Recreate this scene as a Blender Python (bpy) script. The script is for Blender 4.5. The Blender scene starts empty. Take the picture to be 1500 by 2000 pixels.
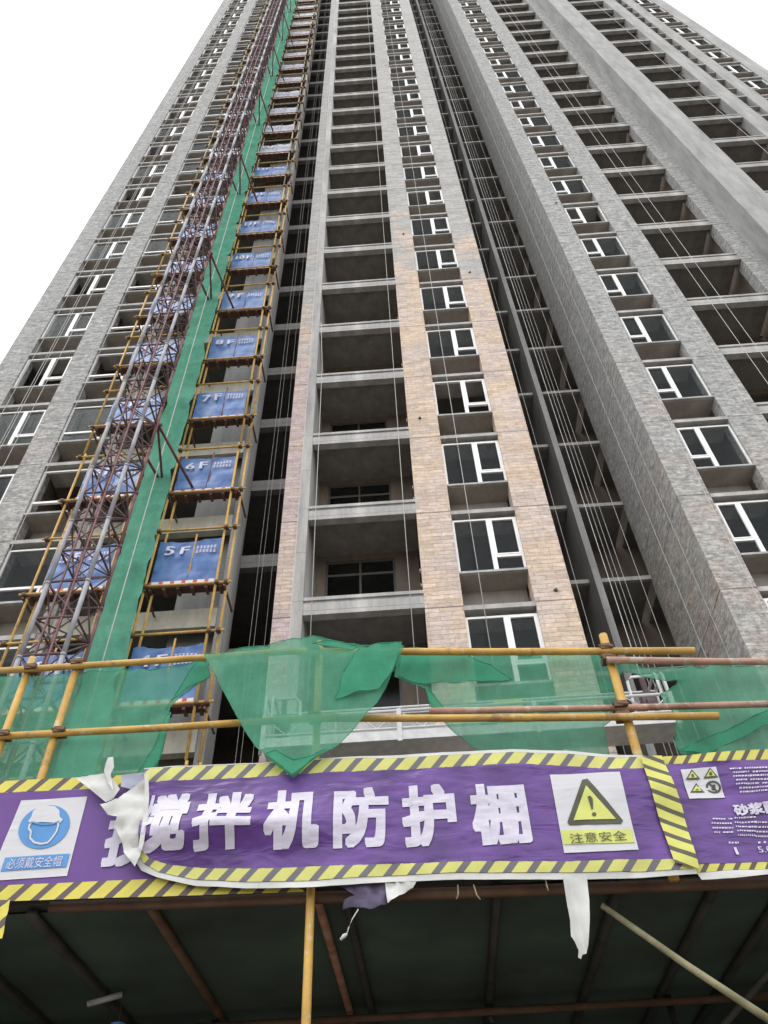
import bpy, bmesh, math, random
from math import radians, sin, cos, pi, floor
from mathutils import Vector, Matrix, noise
random.seed(7)
S = bpy.context.scene
COL = S.collection

# ------------------------------------------------------------------ camera
TH, RO, YW, FPX = radians(47.9), radians(-2.6), radians(-1.7), 1560.0
CAM = Vector((0, 0, 1.6))
FW = Vector((sin(YW)*cos(TH), cos(YW)*cos(TH), sin(TH)))
R0 = Vector((cos(YW), -sin(YW), 0)); U0 = R0.cross(FW)
RT = R0*cos(RO)+U0*sin(RO); UP = U0*cos(RO)-R0*sin(RO)
cd = bpy.data.cameras.new('camera'); cam = bpy.data.objects.new('camera', cd); COL.objects.link(cam)
cam.matrix_world = Matrix(((RT.x, UP.x, -FW.x, CAM.x), (RT.y, UP.y, -FW.y, CAM.y), (RT.z, UP.z, -FW.z, CAM.z), (0, 0, 0, 1)))
cd.sensor_fit = 'AUTO'; cd.sensor_width = 36; cd.lens = 36*FPX/2000; cd.clip_start = 0.05; cd.clip_end = 1500
S.camera = cam
def at(x, y, Y):                       # photo pixel -> world point on the plane at depth Y
    d = RT*((x-750)/FPX)+UP*((1000-y)/FPX)+FW
    return CAM+d*(Y/d.y)
def px(P):
    d = Vector(P)-CAM; w = d.dot(FW)
    return 750+FPX*d.dot(RT)/w, 1000-FPX*d.dot(UP)/w

# ------------------------------------------------------------------ light
S.view_settings.view_transform = 'Standard'; S.view_settings.look = 'None'
S.view_settings.exposure = 0.0; S.view_settings.gamma = 1
S.cycles.use_denoising = True
S.cycles.max_bounces = 8; S.cycles.transparent_max_bounces = 24; S.cycles.diffuse_bounces = 4
SUN_EL, SUN_AZ = radians(58), radians(215)
W = bpy.data.worlds.new("World"); S.world = W; W.use_nodes = True
nt = W.node_tree; nt.nodes.clear()
o = nt.nodes.new('ShaderNodeOutputWorld'); b = nt.nodes.new('ShaderNodeBackground')
sky = nt.nodes.new('ShaderNodeTexSky'); sky.sky_type = 'NISHITA'; sky.sun_disc = False
sky.sun_elevation = SUN_EL; sky.sun_rotation = SUN_AZ
tc = nt.nodes.new('ShaderNodeTexCoord'); ns = nt.nodes.new('ShaderNodeTexNoise'); ns.inputs['Scale'].default_value = 2.2
ns.inputs['Detail'].default_value = 5
rp = nt.nodes.new('ShaderNodeValToRGB'); rp.color_ramp.elements[0].color = (16.5, 16.8, 17.3, 1); rp.color_ramp.elements[1].color = (20.5, 20.6, 20.8, 1)
mx = nt.nodes.new('ShaderNodeMixRGB'); mx.inputs[0].default_value = 0.93
nt.links.new(tc.outputs['Generated'], ns.inputs['Vector']); nt.links.new(ns.outputs['Fac'], rp.inputs[0])
nt.links.new(sky.outputs[0], mx.inputs[1]); nt.links.new(rp.outputs[0], mx.inputs[2])
nt.links.new(mx.outputs[0], b.inputs[0]); b.inputs[1].default_value = 0.115
nt.links.new(b.outputs[0], o.inputs[0])
sl = bpy.data.lights.new('sun', 'SUN'); sl.energy = 0.9; sl.angle = radians(25); sl.color = (1, .97, .92)
so = bpy.data.objects.new('sun', sl); COL.objects.link(so)
sd = Vector((sin(SUN_AZ)*cos(SUN_EL), cos(SUN_AZ)*cos(SUN_EL), sin(SUN_EL)))
so.rotation_euler = sd.to_track_quat('Z', 'Y').to_euler(); so.location = (0, 0, 120)

# ------------------------------------------------------------------ materials
def M(name):
    m = bpy.data.materials.new(name); m.use_nodes = True
    return m, m.node_tree, m.node_tree.nodes['Principled BSDF']
def N(t, kind, **kw):
    n = t.nodes.new(kind)
    for k, v in kw.items():
        if k in n.inputs: n.inputs[k].default_value = v
        else: setattr(n, k, v)
    return n
def plain(name, col, rough=.7, var=.25, scale=3., bump=.0, metal=0., spec=.3, col2=None, detail=6):
    m, t, p = M(name)
    tc = N(t, 'ShaderNodeTexCoord'); nz = N(t, 'ShaderNodeTexNoise', Scale=scale, Detail=detail)
    t.links.new(tc.outputs['Object'], nz.inputs['Vector'])
    r = N(t, 'ShaderNodeValToRGB'); e = r.color_ramp.elements
    e[0].position = .3; e[1].position = .7
    a = tuple(c*(1-var) for c in col); bb = col2 or tuple(min(1, c*(1+var)) for c in col)
    e[0].color = (*a, 1); e[1].color = (*bb, 1)
    t.links.new(nz.outputs['Fac'], r.inputs[0]); t.links.new(r.outputs[0], p.inputs['Base Color'])
    p.inputs['Roughness'].default_value = rough; p.inputs['Metallic'].default_value = metal
    p.inputs['Specular IOR Level'].default_value = spec
    if bump:
        bp = N(t, 'ShaderNodeBump', Strength=bump, Distance=.02); n2 = N(t, 'ShaderNodeTexNoise', Scale=scale*9, Detail=4)
        t.links.new(tc.outputs['Object'], n2.inputs['Vector'])
        t.links.new(n2.outputs['Fac'], bp.inputs['Height']); t.links.new(bp.outputs[0], p.inputs['Normal'])
    return m
def math_(t, op, a, b=None):
    n = N(t, 'ShaderNodeMath', operation=op)
    for i, v in enumerate((a, b)):
        if v is None: continue
        if isinstance(v, (int, float)): n.inputs[i].default_value = v
        else: t.links.new(v, n.inputs[i])
    return n.outputs[0]
def mixc(t, f, a, b, mode='MIX'):
    n = N(t, 'ShaderNodeMixRGB', blend_type=mode)
    for i, v in enumerate((f, a, b)):
        if isinstance(v, (int, float)): n.inputs[i].default_value = v
        elif isinstance(v, tuple): n.inputs[i].default_value = (*v, 1)
        else: t.links.new(v, n.inputs[i])
    return n.outputs[0]
def masonry(name, low, high, zmix, pink=None, contrast=.3, bw=.34, bh=.105, bc=1.):
    """coursed masonry facing; low / high = facing colour of the finished lower storeys and the bare upper ones"""
    m, t, p = M(name); L = t.links
    tc = N(t, 'ShaderNodeTexCoord'); sx = N(t, 'ShaderNodeSeparateXYZ'); L.new(tc.outputs['Object'], sx.inputs[0])
    u = math_(t, 'ADD', sx.outputs[0], sx.outputs[1]); v = sx.outputs[2]
    wob = N(t, 'ShaderNodeTexNoise', Scale=1.7, Detail=3); L.new(tc.outputs['Object'], wob.inputs['Vector'])
    v2 = math_(t, 'ADD', v, math_(t, 'MULTIPLY', wob.outputs['Fac'], .045))
    u2 = math_(t, 'ADD', u, math_(t, 'MULTIPLY', wob.outputs['Fac'], .12))
    cb = N(t, 'ShaderNodeCombineXYZ'); L.new(u2, cb.inputs[0]); L.new(v2, cb.inputs[1])
    br = N(t, 'ShaderNodeTexBrick'); L.new(cb.outputs[0], br.inputs['Vector'])
    br.inputs['Scale'].default_value = 1; br.inputs['Brick Width'].default_value = bw; br.inputs['Row Height'].default_value = bh
    br.inputs['Mortar Size'].default_value = .007; br.inputs['Mortar Smooth'].default_value = .6
    br.inputs['Color1'].default_value = (0, 0, 0, 1); br.inputs['Color2'].default_value = (1, 1, 1, 1); br.inputs['Mortar'].default_value = (.5, .5, .5, 1)
    big = N(t, 'ShaderNodeTexNoise', Scale=.55, Detail=4); L.new(tc.outputs['Object'], big.inputs['Vector'])
    fine = N(t, 'ShaderNodeTexNoise', Scale=8, Detail=8, Roughness=.85); L.new(tc.outputs['Object'], fine.inputs['Vector'])
    # finished to bare: by height with a ragged border
    g = math_(t, 'ADD', math_(t, 'MULTIPLY', math_(t, 'SUBTRACT', v, zmix), .22), math_(t, 'MULTIPLY', math_(t, 'SUBTRACT', big.outputs['Fac'], .5), 5.))
    g = N(t, 'ShaderNodeClamp').inputs and g
    cl = N(t, 'ShaderNodeClamp'); L.new(g, cl.inputs[0])
    lowc = low
    if pink:
        pf = N(t, 'ShaderNodeTexNoise', Scale=.9, Detail=2); pm = N(t, 'ShaderNodeMapping'); pm.inputs['Location'].default_value = (13, 4, 7)
        L.new(tc.outputs['Object'], pm.inputs[0]); L.new(pm.outputs[0], pf.inputs['Vector'])
        r = N(t, 'ShaderNodeValToRGB'); r.color_ramp.elements[0].position = .47; r.color_ramp.elements[1].position = .6
        L.new(pf.outputs['Fac'], r.inputs[0]); lowc = mixc(t, r.outputs[0], low, pink)
    base = mixc(t, cl.outputs[0], lowc, high)
    tone = mixc(t, br.outputs['Color'], (1-contrast*bc,)*3, (1+contrast*.5*bc,)*3)
    base = mixc(t, 1., base, tone, 'MULTIPLY')
    fr = N(t, 'ShaderNodeValToRGB'); fr.color_ramp.elements[0].position = .32; fr.color_ramp.elements[1].position = .66
    fr.color_ramp.elements[0].color = (1-contrast*1.3,)*3+(1,); fr.color_ramp.elements[1].color = (1.12,)*3+(1,)
    L.new(fine.outputs['Fac'], fr.inputs[0]); base = mixc(t, 1., base, fr.outputs[0], 'MULTIPLY')
    smp = N(t, 'ShaderNodeMapping'); smp.inputs['Scale'].default_value = (4.2, 4.2, 11.); L.new(tc.outputs['Object'], smp.inputs[0])
    smn = N(t, 'ShaderNodeTexNoise', Scale=1., Detail=5, Roughness=.7, Distortion=.8); L.new(smp.outputs[0], smn.inputs['Vector'])
    smr = N(t, 'ShaderNodeValToRGB'); smr.color_ramp.elements[0].position = .36; smr.color_ramp.elements[1].position = .64
    smr.color_ramp.elements[0].color = (1-contrast*.95,)*3+(1,); smr.color_ramp.elements[1].color = (1+contrast*.55,)*3+(1,)
    L.new(smn.outputs['Fac'], smr.inputs[0]); base = mixc(t, 1., base, smr.outputs[0], 'MULTIPLY')
    base = mixc(t, math_(t, 'MULTIPLY', br.outputs['Fac'], .5*bc), base, mixc(t, .5, base, (.12, .11, .10)))
    # storey joint
    fz = math_(t, 'FRACT', math_(t, 'DIVIDE', math_(t, 'SUBTRACT', v, 12.894-.42), 2.924))
    jn = math_(t, 'LESS_THAN', fz, .013); base = mixc(t, math_(t, 'MULTIPLY', jn, .6), base, (.08, .075, .07))
    L.new(base, p.inputs['Base Color']); p.inputs['Roughness'].default_value = .9; p.inputs['Specular IOR Level'].default_value = .15
    bp = N(t, 'ShaderNodeBump', Strength=.7, Distance=.03)
    hh = math_(t, 'SUBTRACT', math_(t, 'MULTIPLY', fine.outputs['Fac'], .9), math_(t, 'MULTIPLY', br.outputs['Fac'], .8))
    L.new(hh, bp.inputs['Height']); L.new(bp.outputs[0], p.inputs['Normal'])
    return m
def concrete(name, col, streak=.25, joints=True):
    m, t, p = M(name); L = t.links
    tc = N(t, 'ShaderNodeTexCoord'); mp = N(t, 'ShaderNodeMapping'); mp.inputs['Scale'].default_value = (1.6, 1.6, .28)
    L.new(tc.outputs['Object'], mp.inputs[0])
    a = N(t, 'ShaderNodeTexNoise', Scale=1.5, Detail=6, Roughness=.65); L.new(mp.outputs[0], a.inputs['Vector'])
    f = N(t, 'ShaderNodeTexNoise', Scale=14, Detail=6, Roughness=.7); L.new(tc.outputs['Object'], f.inputs['Vector'])
    r = N(t, 'ShaderNodeValToRGB'); r.color_ramp.elements[0].position = .3; r.color_ramp.elements[1].position = .68
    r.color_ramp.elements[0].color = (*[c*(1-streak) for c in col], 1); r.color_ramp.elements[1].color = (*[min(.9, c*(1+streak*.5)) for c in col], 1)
    L.new(a.outputs['Fac'], r.inputs[0])
    base = mixc(t, .35, r.outputs[0], mixc(t, f.outputs['Fac'], (.25, .25, .25), (.75, .75, .75)), 'OVERLAY')
    if joints:
        sx = N(t, 'ShaderNodeSeparateXYZ'); L.new(tc.outputs['Object'], sx.inputs[0])
        fz = math_(t, 'FRACT', math_(t, 'DIVIDE', math_(t, 'SUBTRACT', sx.outputs[2], 12.9), 1.462))
        base = mixc(t, math_(t, 'MULTIPLY', math_(t, 'LESS_THAN', fz, .014), .4), base, (.1, .1, .1))
    L.new(base, p.inputs['Base Color']); p.inputs['Roughness'].default_value = .85; p.inputs['Specular IOR Level'].default_value = .2
    bp = N(t, 'ShaderNodeBump', Strength=.35, Distance=.02); L.new(f.outputs['Fac'], bp.inputs['Height']); L.new(bp.outputs[0], p.inputs['Normal'])
    return m
def netmat(name, col, alpha, col2=None):
    m, t, p = M(name); L = t.links
    out = t.nodes['Material Output']
    tc = N(t, 'ShaderNodeTexCoord'); nz = N(t, 'ShaderNodeTexNoise', Scale=5, Detail=4); L.new(tc.outputs['Object'], nz.inputs['Vector'])
    c = mixc(t, nz.outputs['Fac'], tuple(x*.75 for x in col), col2 or tuple(x*1.25 for x in col))
    d = N(t, 'ShaderNodeBsdfDiffuse'); tr = N(t, 'ShaderNodeBsdfTranslucent'); L.new(c, d.inputs[0]); L.new(c, tr.inputs[0])
    ms = N(t, 'ShaderNodeMixShader'); ms.inputs[0].default_value = .45; L.new(d.outputs[0], ms.inputs[1]); L.new(tr.outputs[0], ms.inputs[2])
    tp = N(t, 'ShaderNodeBsdfTransparent'); tp.inputs[0].default_value = (.92, 1, .95, 1)
    m2 = N(t, 'ShaderNodeMixShader')
    th = N(t, 'ShaderNodeMapping'); th.inputs['Scale'].default_value = (60, 60, 9); L.new(tc.outputs['Object'], th.inputs[0])
    tn = N(t, 'ShaderNodeTexNoise', Scale=1., Detail=2); L.new(th.outputs[0], tn.inputs['Vector'])
    tv = N(t, 'ShaderNodeMapping'); tv.inputs['Scale'].default_value = (9, 9, 70); L.new(tc.outputs['Object'], tv.inputs[0])
    tm = N(t, 'ShaderNodeTexNoise', Scale=1., Detail=2); L.new(tv.outputs[0], tm.inputs['Vector'])
    a = math_(t, 'ADD', alpha-.25, math_(t, 'MULTIPLY', nz.outputs['Fac'], .16))
    a = math_(t, 'ADD', a, math_(t, 'MULTIPLY', math_(t, 'ADD', tn.outputs['Fac'], tm.outputs['Fac']), .17))
    cl = N(t, 'ShaderNodeClamp'); L.new(a, cl.inputs[0]); L.new(cl.outputs[0], m2.inputs[0])
    L.new(tp.outputs[0], m2.inputs[1]); L.new(ms.outputs[0], m2.inputs[2]); L.new(m2.outputs[0], out.inputs[0])
    return m
def glass(name):
    m, t, p = M(name); L = t.links; out = t.nodes['Material Output']
    tp = N(t, 'ShaderNodeBsdfTransparent'); tp.inputs[0].default_value = (.78, .80, .79, 1)
    g = N(t, 'ShaderNodeBsdfGlossy'); g.inputs['Roughness'].default_value = .16; g.inputs[0].default_value = (.9, .95, 1, 1)
    ms = N(t, 'ShaderNodeMixShader'); ms.inputs[0].default_value = .012; L.new(tp.outputs[0], ms.inputs[1]); L.new(g.outputs[0], ms.inputs[2])
    L.new(ms.outputs[0], out.inputs[0]); return m
def hazard(name, freq, slope, yel, dark):
    m, t, p = M(name); L = t.links
    tc = N(t, 'ShaderNodeTexCoord'); sx = N(t, 'ShaderNodeSeparateXYZ'); L.new(tc.outputs['Object'], sx.inputs[0])
    u = math_(t, 'ADD', math_(t, 'MULTIPLY', sx.outputs[0], freq), math_(t, 'MULTIPLY', sx.outputs[2], slope))
    f = math_(t, 'LESS_THAN', math_(t, 'FRACT', math_(t, 'ADD', u, 100.)), .36)
    nz = N(t, 'ShaderNodeTexNoise', Scale=9, Detail=5); L.new(tc.outputs['Object'], nz.inputs['Vector'])
    c = mixc(t, f, mixc(t, nz.outputs['Fac'], tuple(x*.8 for x in yel), tuple(x*1.15 for x in yel)), dark)
    L.new(c, p.inputs['Base Color']); p.inputs['Roughness'].default_value = .45; p.inputs['Specular IOR Level'].default_value = .35
    return m

MS = {}
MS['beige'] = masonry('beige_facing', (.66, .525, .415), (.47, .462, .45), 26.5, pink=(.625, .52, .46), contrast=.18, bw=.46, bh=.118)
MS['rough'] = masonry('grey_facing', (.53, .52, .49), (.505, .505, .50), 15.0, pink=(.55, .49, .45), contrast=.40, bw=.30, bh=.085, bc=.45)
MS['pale'] = masonry('pale_pink_facing', (.60, .49, .42), (.455, .45, .44), 22.5, pink=(.56, .46, .45), contrast=.16, bw=.4, bh=.118)
MS['conc'] = concrete('cast_concrete', (.415, .41, .40), .36)
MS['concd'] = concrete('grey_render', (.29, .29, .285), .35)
MS['spandrel'] = concrete('beige_spandrel', (.50, .475, .40), .25, False)
MS['smooth'] = concrete('smooth_render', (.35, .35, .345), .3)
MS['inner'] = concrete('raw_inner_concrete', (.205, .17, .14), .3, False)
MS['slab'] = concrete('slab_concrete', (.27, .26, .25), .25, False)
MS['soffit'] = concrete('soffit_concrete', (.33, .30, .27), .25, False)
MS['white'] = plain('white_window_profile', (.80, .80, .80), .4, .06, 8)
MS['glass'] = glass('window_glass')
def tube(name, col, worn, rust, amt):
    m = plain(name, col, .5, .2, 6, .2, col2=tuple(c*1.15 for c in col)); t = m.node_tree; L = t.links; p = t.nodes['Principled BSDF']
    base = p.inputs['Base Color'].links[0].from_socket; tc = N(t, 'ShaderNodeTexCoord')
    a = N(t, 'ShaderNodeTexNoise', Scale=11, Detail=6, Roughness=.7); L.new(tc.outputs['Object'], a.inputs['Vector'])
    b_ = N(t, 'ShaderNodeTexNoise', Scale=3.5, Detail=7, Roughness=.75); L.new(tc.outputs['Object'], b_.inputs['Vector'])
    for src, pos, cc in ((a, .60-amt*.1, worn), (b_, .62-amt*.12, rust)):
        r = N(t, 'ShaderNodeValToRGB'); r.color_ramp.elements[0].position = pos; r.color_ramp.elements[1].position = pos+.07
        L.new(src.outputs['Fac'], r.inputs[0]); base = mixc(t, math_(t, 'MULTIPLY', r.outputs[0], .8), base, cc)
    L.new(base, p.inputs['Base Color']); return m
MS['yellow'] = tube('yellow_painted_tube', (.52, .315, .08), (.50, .44, .30), (.26, .14, .07), .4)
MS['rust'] = plain('rusty_tube', (.36, .17, .10), .7, .35, 9, .3, col2=(.45, .25, .17))
MS['redtube'] = tube('faded_red_tube', (.40, .24, .18), (.46, .40, .34), (.22, .12, .08), .7)
MS['brown'] = plain('brown_beam', (.12, .068, .045), .7, .3, 6, .2)
MS['coupler'] = plain('coupler_iron', (.13, .075, .045), .6, .4, 20, .3)
MS['plank'] = plain('landing_planks', (.095, .05, .042), .8, .35, 6, .2)
MS['steel'] = plain('grey_mast_tube', (.27, .27, .295), .5, .25, 3)
MS['maroon'] = plain('maroon_mast_paint', (.165, .08, .085), .6, .3, 6)
MS['dark'] = plain('dark_mast_lattice', (.105, .07, .075), .6, .3, 8)
MS['net'] = netmat('green_mesh_netting', (.14, .43, .29), .745)
MS['netfold'] = netmat('doubled_green_netting', (.105, .43, .28), .80)
MS['strip'] = netmat('dense_green_netting', (.16, .48, .345), .90)
def vinyl(name, col, rough, var, bs=.85):
    m = plain(name, col, rough, var, 3, 0, spec=.4); t = m.node_tree; L = t.links; p = t.nodes['Principled BSDF']
    tc = N(t, 'ShaderNodeTexCoord'); mp = N(t, 'ShaderNodeMapping'); mp.inputs['Scale'].default_value = (2.4, 1, 9.5); mp.inputs['Rotation'].default_value = (0, .05, 0)
    L.new(tc.outputs['Object'], mp.inputs[0])
    a = N(t, 'ShaderNodeTexNoise', Scale=1.0, Detail=3, Roughness=.5, Distortion=.7); L.new(mp.outputs[0], a.inputs['Vector'])
    k = N(t, 'ShaderNodeTexNoise', Scale=3.2, Detail=2); L.new(tc.outputs['Object'], k.inputs['Vector'])
    bp = N(t, 'ShaderNodeBump', Strength=bs, Distance=.03); L.new(math_(t, 'MULTIPLY', a.outputs['Fac'], math_(t, 'ADD', .25, k.outputs['Fac'])), bp.inputs['Height']); L.new(bp.outputs[0], p.inputs['Normal'])
    return m
MS['purple'] = vinyl('purple_printed_vinyl', (.10, .041, .205), .34, .32)
MS['purpleflat'] = plain('purple_taut_vinyl', (.118, .052, .225), .45, .12, 3, .03, spec=.3)
MS['ink'] = vinyl('white_print', (.55, .525, .62), .45, .06, .35)
MS['whitesheet'] = plain('white_vinyl_back', (.56, .56, .545), .5, .1, 5, .1)
MS['paper'] = vinyl('sign_white', (.53, .53, .555), .45, .05, .35)
MS['signyellow'] = plain('sign_yellow', (.53, .56, .15), .45, .1, 6)
MS['signdark'] = plain('sign_black', (.075, .075, .05), .5, .2, 6)
MS['signblue'] = plain('sign_blue', (.085, .25, .53), .45, .1, 6)
MS['hazL'] = hazard('hazard_stripes_left', 6.6, -6.2, (.60, .53, .09), (.10, .075, .075))
MS['hazM'] = hazard('hazard_stripes_middle', 7.0, -6.4, (.56, .55, .16), (.13, .125, .14))
MS['hazR'] = hazard('hazard_stripes_right', 10.8, -9., (.57, .54, .12), (.10, .08, .06))
MS['hazV'] = hazard('hazard_stripes_post', 6, 11.5, (.58, .57, .14), (.09, .085, .06))
MS['blue'] = plain('blue_tarp', (.025, .095, .34), .4, .25, 3.4, .1, spec=.4, col2=(.125, .235, .48))
MS['bluepale'] = plain('faded_blue_tarp', (.27, .30, .42), .45, .25, 2.2, .1, col2=(.50, .50, .55))
MS['rope'] = plain('white_rope', (.47, .47, .455), .7, .1, 6)
MS['redstripe'] = hazard('red_white_board', 4.2, 0., (.66, .62, .62), (.48, .07, .05))
MS['deck'] = plain('dark_roof_boards', (.11, .109, .105), .9, .4, 1.4, .2, col2=(.12, .118, .11))
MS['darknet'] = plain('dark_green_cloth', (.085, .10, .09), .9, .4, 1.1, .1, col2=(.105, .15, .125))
MS['darktube'] = plain('dark_steel_tube', (.05, .046, .042), .6, .3, 6)
MS['galv'] = plain('galvanised_steel', (.52, .53, .53), .5, .15, 6)
MS['bamboo'] = plain('pale_bamboo', (.30, .28, .17), .6, .3, 9, .2)
MS['darkframe'] = plain('grey_door_profile', (.11, .11, .11), .5, .1, 6)
MS['yellowworn'] = plain('worn_yellow_tube', (.40, .30, .17), .6, .3, 7, .2, col2=(.50, .42, .30))
MS['ground'] = plain('packed_earth', (.17, .15, .125), .95, .35, .6, .4)

# ------------------------------------------------------------------ mesh helpers
class MB:
    def __init__(s): s.v = []; s.f = []; s.mi = []
    def poly(s, pts, m=0):
        i = len(s.v); s.v += [tuple(p) for p in pts]; s.f.append(tuple(range(i, i+len(pts)))); s.mi.append(m)
    def box(s, x0, x1, y0, y1, z0, z1, m=0):
        i = len(s.v)
        s.v += [(x0, y0, z0), (x1, y0, z0), (x1, y1, z0), (x0, y1, z0), (x0, y0, z1), (x1, y0, z1), (x1, y1, z1), (x0, y1, z1)]
        for q in ((0, 3, 2, 1), (4, 5, 6, 7), (0, 1, 5, 4), (1, 2, 6, 5), (2, 3, 7, 6), (3, 0, 4, 7)):
            s.f.append(tuple(i+k for k in q)); s.mi.append(m)
    def tube(s, pts, r, n=8, m=0, caps=True):
        pts = [Vector(p) for p in pts]; rings = []
        for k, p in enumerate(pts):
            d = (pts[min(k+1, len(pts)-1)]-pts[max(k-1, 0)]).normalized()
            a = d.cross(Vector((0, 0, 1)) if abs(d.z) < .9 else Vector((1, 0, 0))).normalized(); bb = d.cross(a)
            rr = r[k] if isinstance(r, (list, tuple)) else r
            i = len(s.v)
            s.v += [tuple(p+a*(rr*cos(2*pi*j/n))+bb*(rr*sin(2*pi*j/n))) for j in range(n)]
            rings.append(i)
        for a, bb in zip(rings, rings[1:]):
            for j in range(n):
                s.f.append((a+j, a+(j+1) % n, bb+(j+1) % n, bb+j)); s.mi.append(m)
        if caps:
            s.f.append(tuple(rings[0]+j for j in reversed(range(n)))); s.mi.append(m)
            s.f.append(tuple(rings[-1]+j for j in range(n))); s.mi.append(m)
    def build(s, name, mats, parent=None, smooth=False, loc=None):
        me = bpy.data.meshes.new(name); me.from_pydata(s.v, [], s.f)
        if not isinstance(mats, (list, tuple)): mats = [mats]
        for m in mats: me.materials.append(m)
        me.polygons.foreach_set('material_index', s.mi)
        if smooth: me.polygons.foreach_set('use_smooth', [True]*len(s.f))
        me.validate(); me.update()
        o = bpy.data.objects.new(name, me); COL.objects.link(o)
        if loc is not None: o.location = loc
        if parent is not None: o.parent = parent
        return o
def tag(o, label=None, cat=None, group=None, kind=None):
    if label: o['label'] = label
    if cat: o['category'] = cat
    if group: o['group'] = group
    if kind: o['kind'] = kind
    return o
def empty(name, loc=(0, 0, 0)):
    o = bpy.data.objects.new(name, None); o.empty_display_size = .2; COL.objects.link(o); o.location = loc; return o
def dup(o, parent, loc=None, deep=True):
    c = o.copy(); COL.objects.link(c); c.parent = parent
    if loc is not None: c.location = loc
    if deep:
        for ch in list(o.children): dup(ch, c)
    return c
def fbm(x, y, s=0.):
    return noise.fractal(Vector((x, y, s)), 1., 2., 4)

# ------------------------------------------------------------------ ground
g = MB(); g.poly([(-300, -300, 0), (300, -300, 0), (300, 300, 0), (-300, 300, 0)])
tag(g.build('ground', MS['ground']), kind='structure')

# ------------------------------------------------------------------ tower
H, S0 = 2.924, 12.894
FL = list(range(-4, 31))
zs = lambda n: S0+H*n
ZB, ZT = 0.02, zs(31)
YF, YE = 12.6, 11.7
T = empty('apartment_tower', (3.8, 15, 0))
tag(T, 'unfinished high-rise apartment tower with beige and grey masonry strips and open balconies', 'building')
TI = Matrix.Translation(T.location).inverted()
def part(mb, name, mats, smooth=False, label=None, parent=T):
    o = mb.build(name, mats, None, smooth); o.parent = parent; o.matrix_parent_inverse = TI
    if label: o['label'] = label
    return o
def strip(x0, x1, y0, y1, mat, name='pier', label=None, top=None):
    m = MB(); m.box(x0, x1, y0, y1, ZB, top or ZT); return part(m, name, mat, label=label)
strip(-12.2, -11.4, YF, 13.0, MS['rough']); strip(-9.93, -9.2, YF, 13.0, MS['rough']); strip(-7.74, -7.48, YF, 13.0, MS['rough'])
strip(-2.79, -2.4, YF, 13.0, MS['pale'], label='narrow beige faced pier'); strip(-2.398, -2.17, YF-.012, 14.1, MS['conc'], 'column', 'pale bare concrete column')
strip(.38, 1.18, YF, 13.0, MS['beige'], label='beige faced pier with pink and grey patches'); strip(2.66, 3.47, YF, 13.0, MS['beige'], label='beige faced corner pier')
strip(6.45, 7.2, YF, 13.0, MS['rough']); strip(8.6, 9.52, YF, 13.0, MS['rough']); strip(12.15, 12.76, YF, 13.0, MS['rough'])
strip(12.762, 13.98, YE, 13.0, MS['smooth'], label='smooth grey rendered pier standing forward')
strip(16.24, 17.0, YE, 12.1, MS['smooth']); strip(17.45, 18.1, YE, 12.1, MS['smooth']); strip(19.2, 19.95, YE, 12.1, MS['smooth'])
# side and cross walls behind the piers
sw = MB()
for x0, x1, y0, y1 in ((-12.2, -12.0, 13, 24), (-9.65, -9.45, 13, 17.5), (-7.72, -7.55, 13, 17.5), (.5, .7, 13, 17.5),
                       (8.9, 9.1, 13, 17.5), (12.3, 12.5, 13, 17.5), (13.5, 13.7, 13, 17.5), (16.5, 16.7, 12.1, 17.5), (17.7, 17.9, 12.1, 17.5)):
    sw.box(x0, x1, y0, y1, ZB, ZT)
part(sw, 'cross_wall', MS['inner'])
m = MB(); m.box(6.45, 6.65, 13.0, 15.8, ZB, ZT); part(m, 'side_wall', MS['rough'], label='rough grey side wall of the deep recess')
m = MB(); m.box(3.27, 3.468, 13.0, 15.8, ZB, ZT); part(m, 'side_wall', MS['rough'])
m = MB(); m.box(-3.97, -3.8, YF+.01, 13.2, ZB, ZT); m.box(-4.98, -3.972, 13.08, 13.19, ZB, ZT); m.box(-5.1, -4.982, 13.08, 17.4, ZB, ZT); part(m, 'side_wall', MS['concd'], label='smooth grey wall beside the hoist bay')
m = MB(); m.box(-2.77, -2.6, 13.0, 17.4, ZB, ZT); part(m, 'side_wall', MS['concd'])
m = MB(); m.box(19.75, 19.95, 12.1, 24, ZB, ZT); part(m, 'side_wall', MS['smooth'])
m = MB(); m.box(4.83, 5.0, 15.25, 17.4, ZB, ZT); part(m, 'fin_wall', MS['smooth'], label='thin pale wall edge running up inside the dark recess')
m = MB(); m.box(-11.99, 19.74, 17.5, 17.7, ZB, ZT); m.box(-12.2, 19.95, 24, 24.2, ZB, ZT); part(m, 'back_wall', MS['inner'])  # core wall, plus an unseen rear wall added to keep light from leaking in
# floor slabs
sb = MB(); d = 0
for x0, x1, y0, y1 in ((-11.98, -7.75, 13.2, 17.49), (-7.47, -5.11, 12.8, 17.49), (-5.109, -3.98, 12.8, 13.07), (-4.97, -2.78, 14.22, 17.49), (-2.59, .37, 12.82, 17.49), (.39, 3.26, 13.2, 17.49),
                       (3.48, 4.82, 15.82, 17.49), (5.01, 6.44, 15.82, 17.49), (6.66, 9.5, 13.2, 17.49), (9.53, 12.14, 12.82, 17.49), (13.99, 16.23, 11.92, 17.49), (17.01, 19.74, 12.3, 17.49)):
    sb.box(x0, x1, y0, y1, -.12, 0)
s0 = sb.build('floor_slab', MS['slab'])
for i, n in enumerate(FL+[31]):  # extra top slab, out of view, added to stop light leaking into the rooms
    c = s0 if i == 0 else s0.copy()
    if i: COL.objects.link(c)
    c.parent = T; c.location = (-T.location.x, -T.location.y, zs(n))
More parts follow.
